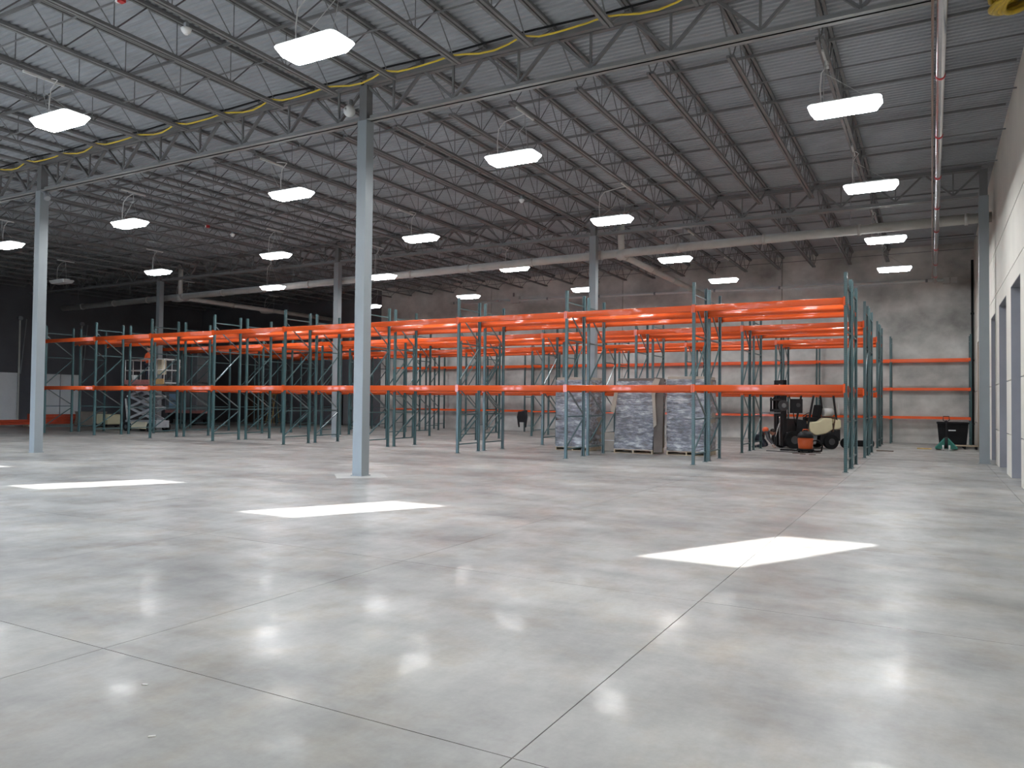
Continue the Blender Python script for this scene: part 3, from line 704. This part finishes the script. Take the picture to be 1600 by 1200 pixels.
# ------------------------------------------------------------------ forklift, facing -X
def wheel(t, x, y0, y1, r, name='wheel'):
    w = MB().cyl((x, y0, r), (x, y1, r), r, 22).build(name, M['black'], t)
    MB().cyl((x, y0-.012, r), (x, y1+.012, r), r*.45, 14).build('rim', M['rim'], w)
def forklift():
    t = tag(empty('forklift', (-5.14, 30.0, 0), radians(35)), 'cream and black forklift with a tall black mast behind the racks', 'forklift')
    # local x: 0 = front (mast side) growing to the rear (+X); y -.55..+.55
    for x_, r in ((.42, .33), (1.86, .27)):
        for s in (-1, 1): wheel(t, x_, s*.53-.1, s*.53+.1, r)
    ch = MB().prism([(.25,.22), (1.1,.16), (1.35,.16), (1.42,.5), (1.75,.62), (2.18,.5), (2.2,.72), (1.3,.5), (.95,.62), (.3,.55)], 'y', -.42, .42)
    ch.build('chassis', M['grey'], t, bevel=.02)
    bd = MB().prism([(1.08,.62), (1.0,.9), (1.06,.98), (1.45,1.02), (1.62,1.14), (1.95,1.14), (1.98,.72), (1.7,.56), (1.3,.5)], 'y', -.5, .5)
    bd.build('engine_hood', M['cream'], t, bevel=.04)
    cw = MB().prism([(2.0,.72), (2.0,1.12), (2.28,1.1), (2.3,.8), (2.22,.74)], 'y', -.52, .52)
    cw.build('counterweight', M['cream'], t, bevel=.05)
    MB().prism([(1.45,.2), (1.5,.5), (1.95,.62), (2.26,.72), (2.26,.3), (2.12,.3), (2.05,.52), (1.7,.52), (1.6,.2)], 'y', -.5, .5).build('rear_skirt', M['mast'], t)
    MB().prism([(1.95,.64), (1.99,.64), (2.08,1.2), (2.04,1.2)], 'y', -.52, .52).build('hood_band', M['brown'], t)
    s = empty('operator_seat', (0,0,0), 0, t)
    MB().box(1.15, 1.6, -.25, .25, 1.02, 1.16).build('cushion', M['black'], s, bevel=.04)
    MB().prism([(1.5,1.1), (1.64,1.1), (1.72,1.62), (1.6,1.64)], 'y', -.24, .24).build('backrest', M['black'], s, bevel=.03)
    g = MB().cyl((1.72, -.22, 1.36), (2.08, -.22, 1.36), .15, 16).build('gas_tank', M['offwhite'], t)
    # overhead guard
    for y_ in (-.48, .48):
        MB().bar((.95, y_, .6), (1.25, y_, 2.12), .05, .07).build('guard_post', M['mast'], t)
        MB().bar((2.12, y_, 1.05), (1.98, y_, 2.12), .05, .07).build('guard_post', M['mast'], t)
        MB().box(1.2, 2.02, y_-.03, y_+.03, 2.1, 2.16).build('guard_rail', M['mast'], t)
    for i in range(6): MB().box(1.28+i*.13, 1.32+i*.13, -.46, .46, 2.12, 2.15).build('guard_bar', M['mast'], t)
    MB().bar((2.13,-.52,1.75), (2.17,-.53,1.25), .03, .02).build('rear_mirror', M['chrome'], t)
    MB().tube([(1.0, 0, .9), (1.2, 0, 1.25)], .025, 8).build('steering_column', M['mast'], t)
    ring = [(1.2+.17*cos(a)*.8, .17*sin(a), 1.25+.17*cos(a)*.5) for a in [2*pi*i/16 for i in range(17)]]
    MB().tube(ring, .015, 6, False).build('steering_wheel', M['mast'], t)
    MB().prism([(.55,.5), (.6,1.1), (.95,1.05), (1.05,.6)], 'y', -.45, .45).build('dashboard', M['mast'], t)
    # mast channels
    for y_ in (-.33, -.19, .19, .33): MB().box(.08, .22, y_-.05, y_+.05, .08, 2.55 if abs(y_) > .3 else 2.35).build('mast_channel', M['mast'], t)
    MB().box(.1, .2, -.38, .38, 2.42, 2.55).build('mast_crossbar', M['mast'], t); MB().box(.1, .2, -.38, .38, 1.2, 1.3).build('mast_crossbar', M['mast'], t)
    MB().cyl((.15, 0, .1), (.15, 0, 1.9), .05, 10).build('lift_cylinder', M['chrome'], t)
    for y_ in (-.26, .26): MB().cyl((.24, y_, .1), (.24, y_, 1.5), .03, 8).build('lift_cylinder', M['grey'], t)
    # raised attachment / carriage
    c = empty('carriage', (0,0,0), 0, t)
    MB().box(-.02, .08, -.52, .52, 1.36, 1.46).build('carriage_bar', M['mast'], c); MB().box(-.02, .08, -.52, .52, 1.78, 1.86).build('carriage_bar', M['mast'], c)
    for y_ in (-.5, -.25, 0, .25, .5): MB().box(-.01, .05, y_-.025, y_+.025, 1.4, 1.9).build('backrest_bar', M['mast'], c)
    MB().cyl((.02, -.56, 1.6), (.02, -.5, 1.6), .2, 18).build('rotator_disc', M['rim'], c); MB().cyl((.02, -.58, 1.6), (.02, -.55, 1.6), .09, 14).build('hub', M['chrome'], c)
    MB().box(.3, .75, -.56, -.46, 1.32, 1.85).build('side_plate', M['mast'], c); MB().cyl((.58, -.58, 1.62), (.58, -.54, 1.62), .08, 14).build('hub', M['rim'], c)
    for y_ in (-.3, .3): MB().box(-.42, 0, y_-.05, y_+.05, 1.30, 1.34).build('fork', M['grey'], c)
    MB().bar((-.1,-.45,.95), (-.28,-.5,.45), .03, .03).build('brace_bar', M['chrome'], t)
    MB().tube([(.26,-.4,2.1), (.4,-.45,1.6), (.5,-.45,1.0), (.6,-.4,.8)], .018, 6).build('hydraulic_hose', M['black'], t)
forklift()

# shop vacuum
t = tag(empty('shop_vacuum', (-3.83, 28.0, 0)), 'orange shop vacuum with a dark lid standing before the forklift', 'vacuum cleaner')
MB().lathe((0,0,0), [(.2,.1), (.235,.13), (.25,.3), (.26,.46), (.245,.5)], 22).build('drum', M['vac_orange'], t)
MB().lathe((0,0,0), [(.265,.5), (.27,.55), (.25,.62), (.17,.7), (.08,.73)], 22).build('lid', M['mast'], t)
MB().tube([(-.1,0,.7), (-.08,0,.78), (.08,0,.78), (.1,0,.7)], .018, 6).build('handle', M['vac_orange'], t)
for a in range(4):
    MB().ball((.24*cos(a*pi/2+.6), .24*sin(a*pi/2+.6), .05), .05, 10).build('caster', M['black'], t)
MB().lathe((0,0,0), [(.26,.06), (.28,.07), (.28,.11), (.22,.12)], 22).build('dolly_ring', M['black'], t)
MB().tube([(.25,-.02,.4), (.42,-.1,.42), (.55,-.05,.25), (.5,.1,.05), (.35,.25,.03), (.1,.35,.03), (-.4,.4,.03), (-.9,.35,.03)], .028, 8).build('hose', M['black'], t)
tag(MB().tube([(-3.3,27.7,.012), (-3.8,27.45,.012), (-4.5,27.6,.012), (-5.1,27.8,.012)], .012, 5).build('power_cord', M['black']), 'black cord lying on the floor by the shop vacuum', 'cord')

# ------------------------------------------------------------------ people
def skinned(name, joints, edges, radii, m, parent, sub=2, root=0):
    me = bpy.data.meshes.new(name); me.from_pydata([tuple(j) for j in joints], edges, []); me.materials.append(m)
    o = bpy.data.objects.new(name, me); C.objects.link(o); o.parent = parent
    md = o.modifiers.new('skin', 'SKIN'); md.use_smooth_shade = True
    sv = me.skin_vertices[0].data if me.skin_vertices else None
    if sv is None:
        bm = bmesh.new(); bm.from_mesh(me); bm.verts.layers.skin.verify(); bm.to_mesh(me); bm.free(); sv = me.skin_vertices[0].data
    for i, r in enumerate(radii): sv[i].radius = (r, r) if not isinstance(r, tuple) else r; sv[i].use_root = (i == root)
    s2 = o.modifiers.new('smooth', 'SUBSURF'); s2.levels = sub; s2.render_levels = sub
    return o
def hand(parent, c, d, side, m):
    """palm plus four unequal fingers and a thumb, slightly curled; d = pointing direction"""
    c = Vector(c); d = Vector(d).normalized(); s = d.cross(Vector((0,0,1)))
    s = (s.normalized() if s.length > .1 else Vector((1,0,0)))*side; dn = d.cross(s).normalized()
    J = [c, c+d*.045, c+d*.085]; R = [.026, (.038,.02), (.036,.016)]; E = [(0,1), (1,2)]
    o = skinned('hand', J, E, R, m, parent, 2)
    for k, (off, L) in enumerate(((-.028,.062), (-.010,.074), (.009,.070), (.027,.055))):
        a = c+d*.08+s*off; skinned('finger', [a, a+d*L*.5, a+d*L*.8+dn*L*.3, a+d*L*.85+dn*L*.6], [(0,1),(1,2),(2,3)], [.010,.0095,.009,.007], m, o, 1)
    a = c+d*.02-s*.03; skinned('thumb', [a, a+d*.02-s*.03, a+d*.055-s*.035+dn*.015], [(0,1),(1,2)], [.012,.011,.009], m, o, 1)
def head(parent, c, face, tilt, hm, hat=None):
    """head with nose, ears, eyes, mouth; face = facing direction in XY, tilt = nod down in radians"""
    h = empty('head', c, 0, parent); h.rotation_euler = (tilt, 0, math.atan2(face[1], face[0]) + pi/2)
    # local -Y is the face
    b = MB(); b.ball((0,0,.01), .098, 16, (.82,1,1.18)); b.build('face', M['skin'], h)
    MB().ball((0,-.045,-.055), .055, 12, (.9,.95,.9)).build('jaw', M['skin'], h)
    MB().prism([(-.092,.02), (-.118,-.025), (-.09,-.03)], 'x', -.013, .013).build('nose', M['skin'], h)
    for s in (-1, 1):
        MB().ball((s*.032,-.088,.012), .010, 8).build('eye', M['offwhite'], h); MB().ball((s*.032,-.096,.012), .007, 6).build('pupil', M['hair'], h)
        MB().ball((s*.082,.0,-.005), .028, 8, (.4,.7,1.1)).build('ear', M['skin'], h)
    MB().box(-.025,.025,-.097,-.088,-.062,-.054).build('mouth', M['red'], h)
    hb = MB(); hb.ball((0,.018,.045), .1, 16, (.86,1.0,.95)); hb.build('hair', hm, h)
    if hat:
        hh = MB().lathe((0,.0,.06), [(.125,0), (.115,.03), (.1,.08), (.06,.12), (.01,.13)], 18); hh.build('cap', hat, h)
        MB().box(-.06,.06,-.18,-.09,.062,.07).build('cap_peak', hat, h)
def kneeling():
    t = tag(empty('person', (-5.72, 29.62, 0)), 'person in grey with an orange-red top, kneeling bent over at the forklift front', 'person')
    # faces +X ; hips over heels, torso bent forward
    J = [(.04,0,.40), (.12,0,.58), (.27,0,.67), (.36,0,.62),
         (.04,.10,.38), (.30,.14,.10), (-.02,.13,.07), (-.14,.13,.03),
         (.04,-.10,.38), (.26,-.14,.10), (-.06,-.13,.07), (-.18,-.13,.03),
         (.30,.18,.61), (.36,.22,.36), (.50,.17,.16), (.30,-.18,.61), (.38,-.22,.36), (.52,-.17,.17), (.42,0,.61)]
    E_ = [(0,1),(1,2),(2,3),(0,4),(4,5),(5,6),(6,7),(0,8),(8,9),(9,10),(10,11),(2,12),(12,13),(13,14),(2,15),(15,16),(16,17),(3,18)]
    R = [(.15,.13),(.14,.12),(.16,.12),.07,.105,.07,.045,.035,.105,.07,.045,.035,.062,.045,.032,.062,.045,.032,.05]
    skinned('body', J, E_, R, M['cloth'], t)
    skinned('trousers', [J[0],J[4],J[5],J[6],J[8],J[9],J[10]], [(0,1),(1,2),(2,3),(0,4),(4,5),(5,6)], [(.155,.135),.112,.078,.052,.112,.078,.052], M['cloth_d'], t)
    skinned('vest', [(.16,0,.60), (.27,0,.66), (.36,0,.62)], [(0,1),(1,2)], [(.21,.165),(.235,.175),(.17,.13)], M['hivis'], t)
    for s in (1, -1):
        skinned('boot', [(-.04,s*.13,.07), (-.12,s*.13,.05), (-.22,s*.13,.03)], [(0,1),(1,2)], [.055,.05,.035], M['black'], t)
        hand(t, (.52, s*.17, .14), (.5,0,-.75), s, M['skin'])
    head(t, (.50,0,.60), (1,0), .75, M['hair'])
kneeling()
def lift_worker():
    t = tag(empty('person', (-33.75, 24.15, 2.40)), 'person in a bright orange hi-vis top standing on the scissor lift', 'person')
    # faces the viewer side (+x,-y)
    J = [(0,0,.92), (0,0,1.12), (.01,-.01,1.34), (.01,-.01,1.47),
         (-.09,0,.88), (-.10,-.03,.48), (-.10,0,.09), (-.08,-.12,.04), (.09,0,.88), (.10,-.03,.48), (.10,0,.09), (.12,-.12,.04),
         (-.19,0,1.40), (-.25,-.05,1.14), (-.12,-.26,1.05), (.20,0,1.40), (.27,-.06,1.14), (.14,-.27,1.06), (.01,-.02,1.53)]
    E_ = [(0,1),(1,2),(2,3),(0,4),(4,5),(5,6),(6,7),(0,8),(8,9),(9,10),(10,11),(2,12),(12,13),(13,14),(2,15),(15,16),(16,17),(3,18)]
    R = [(.15,.11),(.14,.11),(.165,.12),.065,.095,.065,.048,.038,.095,.065,.048,.038,.065,.048,.034,.065,.048,.034,.05]
    skinned('body', J, E_, R, M['hivis'], t)
    skinned('trousers', [J[0],J[4],J[5],J[6],J[8],J[9],J[10]], [(0,1),(1,2),(2,3),(0,4),(4,5),(5,6)], [(.155,.118),.10,.075,.058,.10,.075,.058], M['cloth_d'], t)
    for s, jx in ((-1,-.1), (1,.1)):
        skinned('boot', [(jx,.03,.06), (jx,-.06,.05), (jx,-.15,.04)], [(0,1),(1,2)], [.055,.05,.038], M['black'], t)
        hand(t, (s*.13,-.27,1.05), (-s*.2,-1,-.1), s, M['skin'])
    head(t, (.01,-.03,1.66), (.2,-1), .35, M['hair'], None)
lift_worker()

# ------------------------------------------------------------------ scissor lift with worker
M['liftgrey'] = mat('lift_pale_grey', (.33, .34, .35), .45, var=.15, scale=4)
def scissor():
    t = tag(empty('scissor_lift', (-35.0, 24.15, 0)), 'raised scissor lift with railed platform carrying the worker in orange', 'scissor lift')
    MB().box(0,2.4,-.36,.36,.2,.55).build('chassis', M['liftgrey'], t, bevel=.03)
    for x_ in (.3, 2.08):
        for s in (-1,1): wheel(t, x_, s*.42-.09, s*.42+.09, .22)
    MB().box(.65,1.75,-.46,-.38,.14,.48).build('side_tray', M['beige'], t); MB().box(.65,1.75,.38,.46,.14,.48).build('side_tray', M['beige'], t)
    n = 3; zz = .6; st = (2.28-.6)/n
    for i in range(n):
        for y_ in (-.32, .32):
            MB().bar((.15, y_, zz+i*st), (2.1, y_, zz+(i+1)*st), .05, .11).build('scissor_arm', M['liftgrey'], t)
            MB().bar((2.1, y_*.82, zz+i*st), (.15, y_*.82, zz+(i+1)*st), .05, .11).build('scissor_arm', M['liftgrey'], t)
        MB().cyl((1.12,-.38,zz+(i+.5)*st), (1.12,.38,zz+(i+.5)*st), .04, 8).build('pivot_pin', M['offwhite'], t)
        for x_ in (.15, 2.1): MB().cyl((x_,-.37,zz+(i+1)*st), (x_,.37,zz+(i+1)*st), .035, 8).build('pivot_pin', M['offwhite'], t)
    MB().box(0,2.4,-.42,.42,2.3,2.4).build('platform_deck', M['liftgrey'], t)
    MB().box(0,2.4,-.44,-.42,2.28,2.52).build('toe_board', M['platred'], t); MB().box(0,2.4,.42,.44,2.28,2.52).build('toe_board', M['liftgrey'], t)
    MB().box(2.35,3.0,-.37,.37,2.34,2.4).build('extension_deck', M['liftgrey'], t); MB().box(1.95,3.02,-.47,-.44,2.30,2.56).build('toe_board', M['platyellow'], t)
    r = empty('guard_rail', (0,0,0), 0, t)
    for s in (-.42, .42):
        for x_ in (.05, .65, 1.25, 1.85, 2.42, 2.98): MB().cyl((x_, s, 2.4), (x_, s, 3.52), .022, 8).build('rail_post', M['offwhite'], r)
        for z in (2.98, 3.5): MB().cyl((.05, s, z), (2.98, s, z), .024, 8).build('rail', M['offwhite'], r)
    for x_ in (.05, 2.98):
        for z in (2.98, 3.5): MB().cyl((x_, -.42, z), (x_, .42, z), .024, 8).build('rail', M['offwhite'], r)
    MB().cbox(2.62,-.28,3.12,.36,.26,.72).build('control_box', M['beige'], t, bevel=.05)
    MB().bar((.2,-.34,.5), (.0,-.34,1.6), .06, .06).build('ladder_rail', M['offwhite'], t)
scissor()
t = tag(empty('bucket', (-34.6, 24.0, 2.40)), 'white bucket standing on the raised lift platform', 'bucket')
MB().lathe((0,0,0), [(.12,0), (.15,.34), (.155,.36)], 16).build('pail', M['white'], t)
MB().tube([(-.15,0,.34), (-.1,0,.46), (.1,0,.46), (.15,0,.34)], .006, 5).build('bail', M['grey'], t)
# second, tall grey wheeled machine behind
t = tag(empty('equipment_tower', (-42.5, 32.2, 0)), 'tall grey wheeled cabinet tower with a red skirt behind the scissor lift', 'equipment')
for i in range(3):
    for k in range(2): MB().box(.02+i*.98, .96+i*.98, -.55, .5, .9+k*1.72, 2.58+k*1.72).build('cabinet_panel', M['midgrey'], t)
MB().box(0,2.95,-.58,.55,.72,.9).build('skirt', M['platred'], t); MB().box(.1,2.85,-.45,.45,.32,.72).build('undercarriage', M['mast'], t)
for x_ in (.35, 2.55):
    for s in (-1,1): wheel(t, x_, s*.5-.08, s*.5+.08, .24)
for z in (1.0, 1.5): MB().box(.35,1.05,-.575,-.56,z,z+.42).build('blue_sheet', M['blue'], t)
for x_ in (0, 2.92):
    MB().box(x_, x_+.05, -.6, -.55, .9, 4.5).build('mast_post', M['grey'], t)
# beam bundles, machine and wrapped goods on the far left
def beam_stack(x, y, L, nx, nz, label, rz):
    t = tag(empty('beam_stack', (x, y, 0), rz), label, 'stack of beams', 'orange beams stacked on the floor')
    bm_ = MB().box(-.035,.035,-L/2,L/2,-.065,.065).box(-.02,.02,-L/2-.01,-L/2,-.1,.1).mesh('beam', M['orange_old'])
    for i in range(nx):
        for k in range(nz): inst('beam', bm_, t, (i*.08, 0, .17+k*.14))
    for s in (-.35, .35): MB().box(-.08, nx*.08+.0, s*L-.05, s*L+.05, 0, .1).build('bearer', M['wood'], t)
beam_stack(-43.9, 25.9, 3.6, 5, 4, 'taller stack of worn orange beams on the floor seen through the end rack', -.08)
beam_stack(-44.0, 22.95, 2.9, 5, 2, 'low stack of worn orange beams on the floor left of the left column', .05)
t = tag(empty('floor_machine', (-41.2, 26.3, 0)), 'cream and grey floor machine with a draped cover beside the orange beams', 'machine')
bulged(1.7, .8, .75, 12, 8, 6, .16, 5, layer=.6).build('draped_cover', M['card'], t, (-.6, 0, .08))
MB().box(-1.3,1.5,-.35,.35,.05,.2).build('base', M['mast'], t); MB().box(.55,1.6,-.4,.4,.15,.72).build('body', M['cream'], t, bevel=.06)
for x_ in (-1.0, 1.2):
    for s in (-1,1): wheel(t, x_, s*.36-.05, s*.36+.05, .13)
# brown panel and yellow ladder against the dark back wall
t = tag(empty('leaning_panel', (-40.8, 37.95, 0)), 'brown wooden panel standing against the dark part of the back wall', 'panel')
MB().box(-1.2,.4,-.05,0,0,1.95).build('board', M['brown'], t); MB().box(-1.22,.42,-.07,-.05,.0,.1).box(-1.22,.42,-.07,-.05,1.85,1.95).build('edge_strip', M['brown'], t)
t = tag(empty('step_ladder', (-38.6, 36.6, 0)), 'yellow step ladder standing at the back wall beside the brown panel', 'ladder')
for s in (-1,1):
    MB().bar((s*.25-.1, 0, 0), (s*.17, .35, 1.95), .05, .03).build('rail', M['wood_y'], t); MB().bar((s*.25-.1, .75, 0), (s*.17, .4, 1.95), .04, .03).build('rail', M['wood_y'], t)
for i in range(6):
    q = (i+1)/7; MB().box(-.1*(1-q)-.25*(1-q)-.17*q, -.1*(1-q)+.25*(1-q)+.17*q, .35*q-.03, .35*q+.05, 1.95*q-.015, 1.95*q+.015).build('step', M['galv'], t)
MB().box(-.2,.2,.28,.46,1.93,1.99).build('top_step', M['wood_y'], t)

# ------------------------------------------------------------------ far right corner: pallet jack, bin, pallet, boards
t = tag(empty('pallet_jack', (.46, 32.4, 0)), 'green hand pallet jack with upright handle in front of the black bin', 'pallet jack')
MB().prism([(-.36,.06), (.36,.06), (.36,.1), (.08,.46), (-.08,.46), (-.36,.1)], 'y', -.02, .03).build('frame_plate', M['jackgreen'], t)
MB().bar((-.36,-.03,.1), (-.05,-.03,.45), .03, .035).bar((.36,-.03,.1), (.05,-.03,.45), .03, .035).build('edge_bar', mat('jack_green_light', (.06,.3,.24), .35), t)
for s in (-1,1):
    MB().box(s*.27-.08, s*.27+.08, .02, 1.2, .05, .1).build('fork', M['jackgreen'], t)
    MB().cyl((s*.1-.03,-.1,.1), (s*.1+.03,-.1,.1), .1, 16).build('steer_wheel', M['offwhite'], t)
    MB().cyl((s*.27-.05,1.1,.045), (s*.27+.05,1.1,.045), .045, 12).build('fork_roller', M['black'], t)
MB().cyl((0,-.05,.1), (0,-.05,.5), .05, 12).build('pump', M['mast'], t)
MB().tube([(0,-.06,.45), (0,.0,.95), (0,.02,1.12)], .02, 8).build('handle_shaft', M['mast'], t)
MB().tube([(0,.02,1.05), (-.1,.02,1.12), (-.09,.02,1.26), (.09,.02,1.26), (.1,.02,1.12), (0,.02,1.05)], .016, 7).build('handle_grip', M['mast'], t)
t = tag(empty('bulk_bin', (.72, 35.3, 0)), 'black tapered bulk bin with a small white label behind the pallet jack', 'bin')
b = MB()
for (w, d, z) in ((.46,.42,.04), (.54,.5,.98)):
    for i, j in ((-1,-1),(1,-1),(1,1),(-1,1)): b.v.append((i*w, j*d, z))
for (w, d, z) in ((.50,.46,.98), (.42,.38,.1)):
    for i, j in ((-1,-1),(1,-1),(1,1),(-1,1)): b.v.append((i*w, j*d, z))
for L_ in (0, 4, 8):
    for i in range(4): j = (i+1) % 4; b.f.append((L_+i, L_+j, L_+4+j, L_+4+i))
b.f += [(0,3,2,1), (12,13,14,15)]; b.sm = [False]*len(b.f)
b.build('shell', M['black'], t)
MB().box(-.56,.56,-.53,-.5,.94,1.0).box(-.56,.56,.5,.53,.94,1.0).box(-.56,-.53,-.5,.5,.94,1.0).box(.53,.56,-.5,.5,.94,1.0).build('rim', M['black'], t)
MB().box(-.15,.1,-.515,-.495,.66,.70).build('white_label', M['white'], t)
for i, j in ((-1,-1),(1,-1),(1,1),(-1,1)): MB().cbox(i*.38, j*.34, .02, .1, .1, .04).build('foot', M['black'], t)
t = tag(empty('empty_pallet', (1.1, 34.15, 0)), 'low grey pallet with black boards between the bin and the right column', 'pallet')
pm2 = t
bd = MB().box(-.42,.42,-.05,.05,.11,.13).mesh('deck_board', M['wood'])
for i in range(5): inst('deck_board', bd, t, (0, -.4+.2*i, 0))
for x_ in (-.38, 0, .38): MB().box(x_-.03,x_+.03,-.45,.45,0,.11).build('stringer', M['black'], t)
tag(MB().box(-.5,-.02,32.9,33.05,0,.04).build('loose_board', M['wood_y']), 'short yellow board lying on the floor left of the pallet jack', 'board')
tag(MB().box(-1.75,-1.2,30.3,30.42,0,.03).build('floor_bar', M['brown']), 'dark flat bar lying on the floor at the end of the racks', 'bar')
t = tag(empty('tool_tub', (-2.5, 31.7, 0)), 'low black tub with two wheels behind the right end posts', 'tub')
MB().box(-.42,.5,-.25,.25,.08,.3).build('tub', M['black'], t, bevel=.03)
for x_ in (-.36, .42): MB().cyl((x_,-.34,.2), (x_,-.26,.2), .2, 18).build('wheel', M['black'], t)
# debris by the vacuum
for i, (x_, y_, a) in enumerate(((-4.0,26.9,.3), (-3.75,26.75,-.4), (-3.45,26.65,.1))):
    o = MB().prism([(-.1,-.03), (0,-.05), (.12,-.02), (.08,.03), (-.05,.05)], 'z', 0, .02).build('floor_scrap', M['brown'], None, (x_, y_, 0)); o.rotation_euler[2] = a
    tag(o, ['dark scrap on the floor, leftmost of three before the vacuum', 'dark scrap on the floor, middle one of three before the vacuum', 'dark scrap on the floor, rightmost of three before the vacuum'][i], 'scrap', 'scraps before the vacuum')
# jacket hung on the wall rack
t = tag(empty('jacket', (-19.62, 36.78, 0)), 'black jacket hanging from the lowest wall rack beam', 'jacket')
b = bulged(.5, .1, .62, 8, 3, 8, .25, 3, layer=.5); b.build('jacket_body', M['jacket'], t, (0, 0, .52))
for s in (-1, 1): MB().tube([(s*.2,0,1.1), (s*.27,-.02,.8), (s*.22,-.02,.45), (s*.2,0,.25)], [.07,.06,.055,.045], 8).build('sleeve', M['jacket'], t)
# small litter on the near floor
for i, (x_, y_, s, lb) in enumerate(((-.47,3.62,.045, 'small white paper scrap on the near floor in the middle'), (-3.93,2.83,.03, 'tiny cream chip on the floor beside the sawn joint'), (-3.3,2.42,.03, 'tiny pale chip on the near floor at the lower left'))):
    s *= .6
    o = MB().prism([(-s,-s*.3), (s*.9,-s*.35), (s,s*.3), (-s*.8,s*.35)], 'z', 0, .004).build('paper_scrap', M['white'], None, (x_, y_, .0005)); o.rotation_euler[2] = .4*i
    tag(o, lb, 'scrap', 'pale scraps on the near floor')
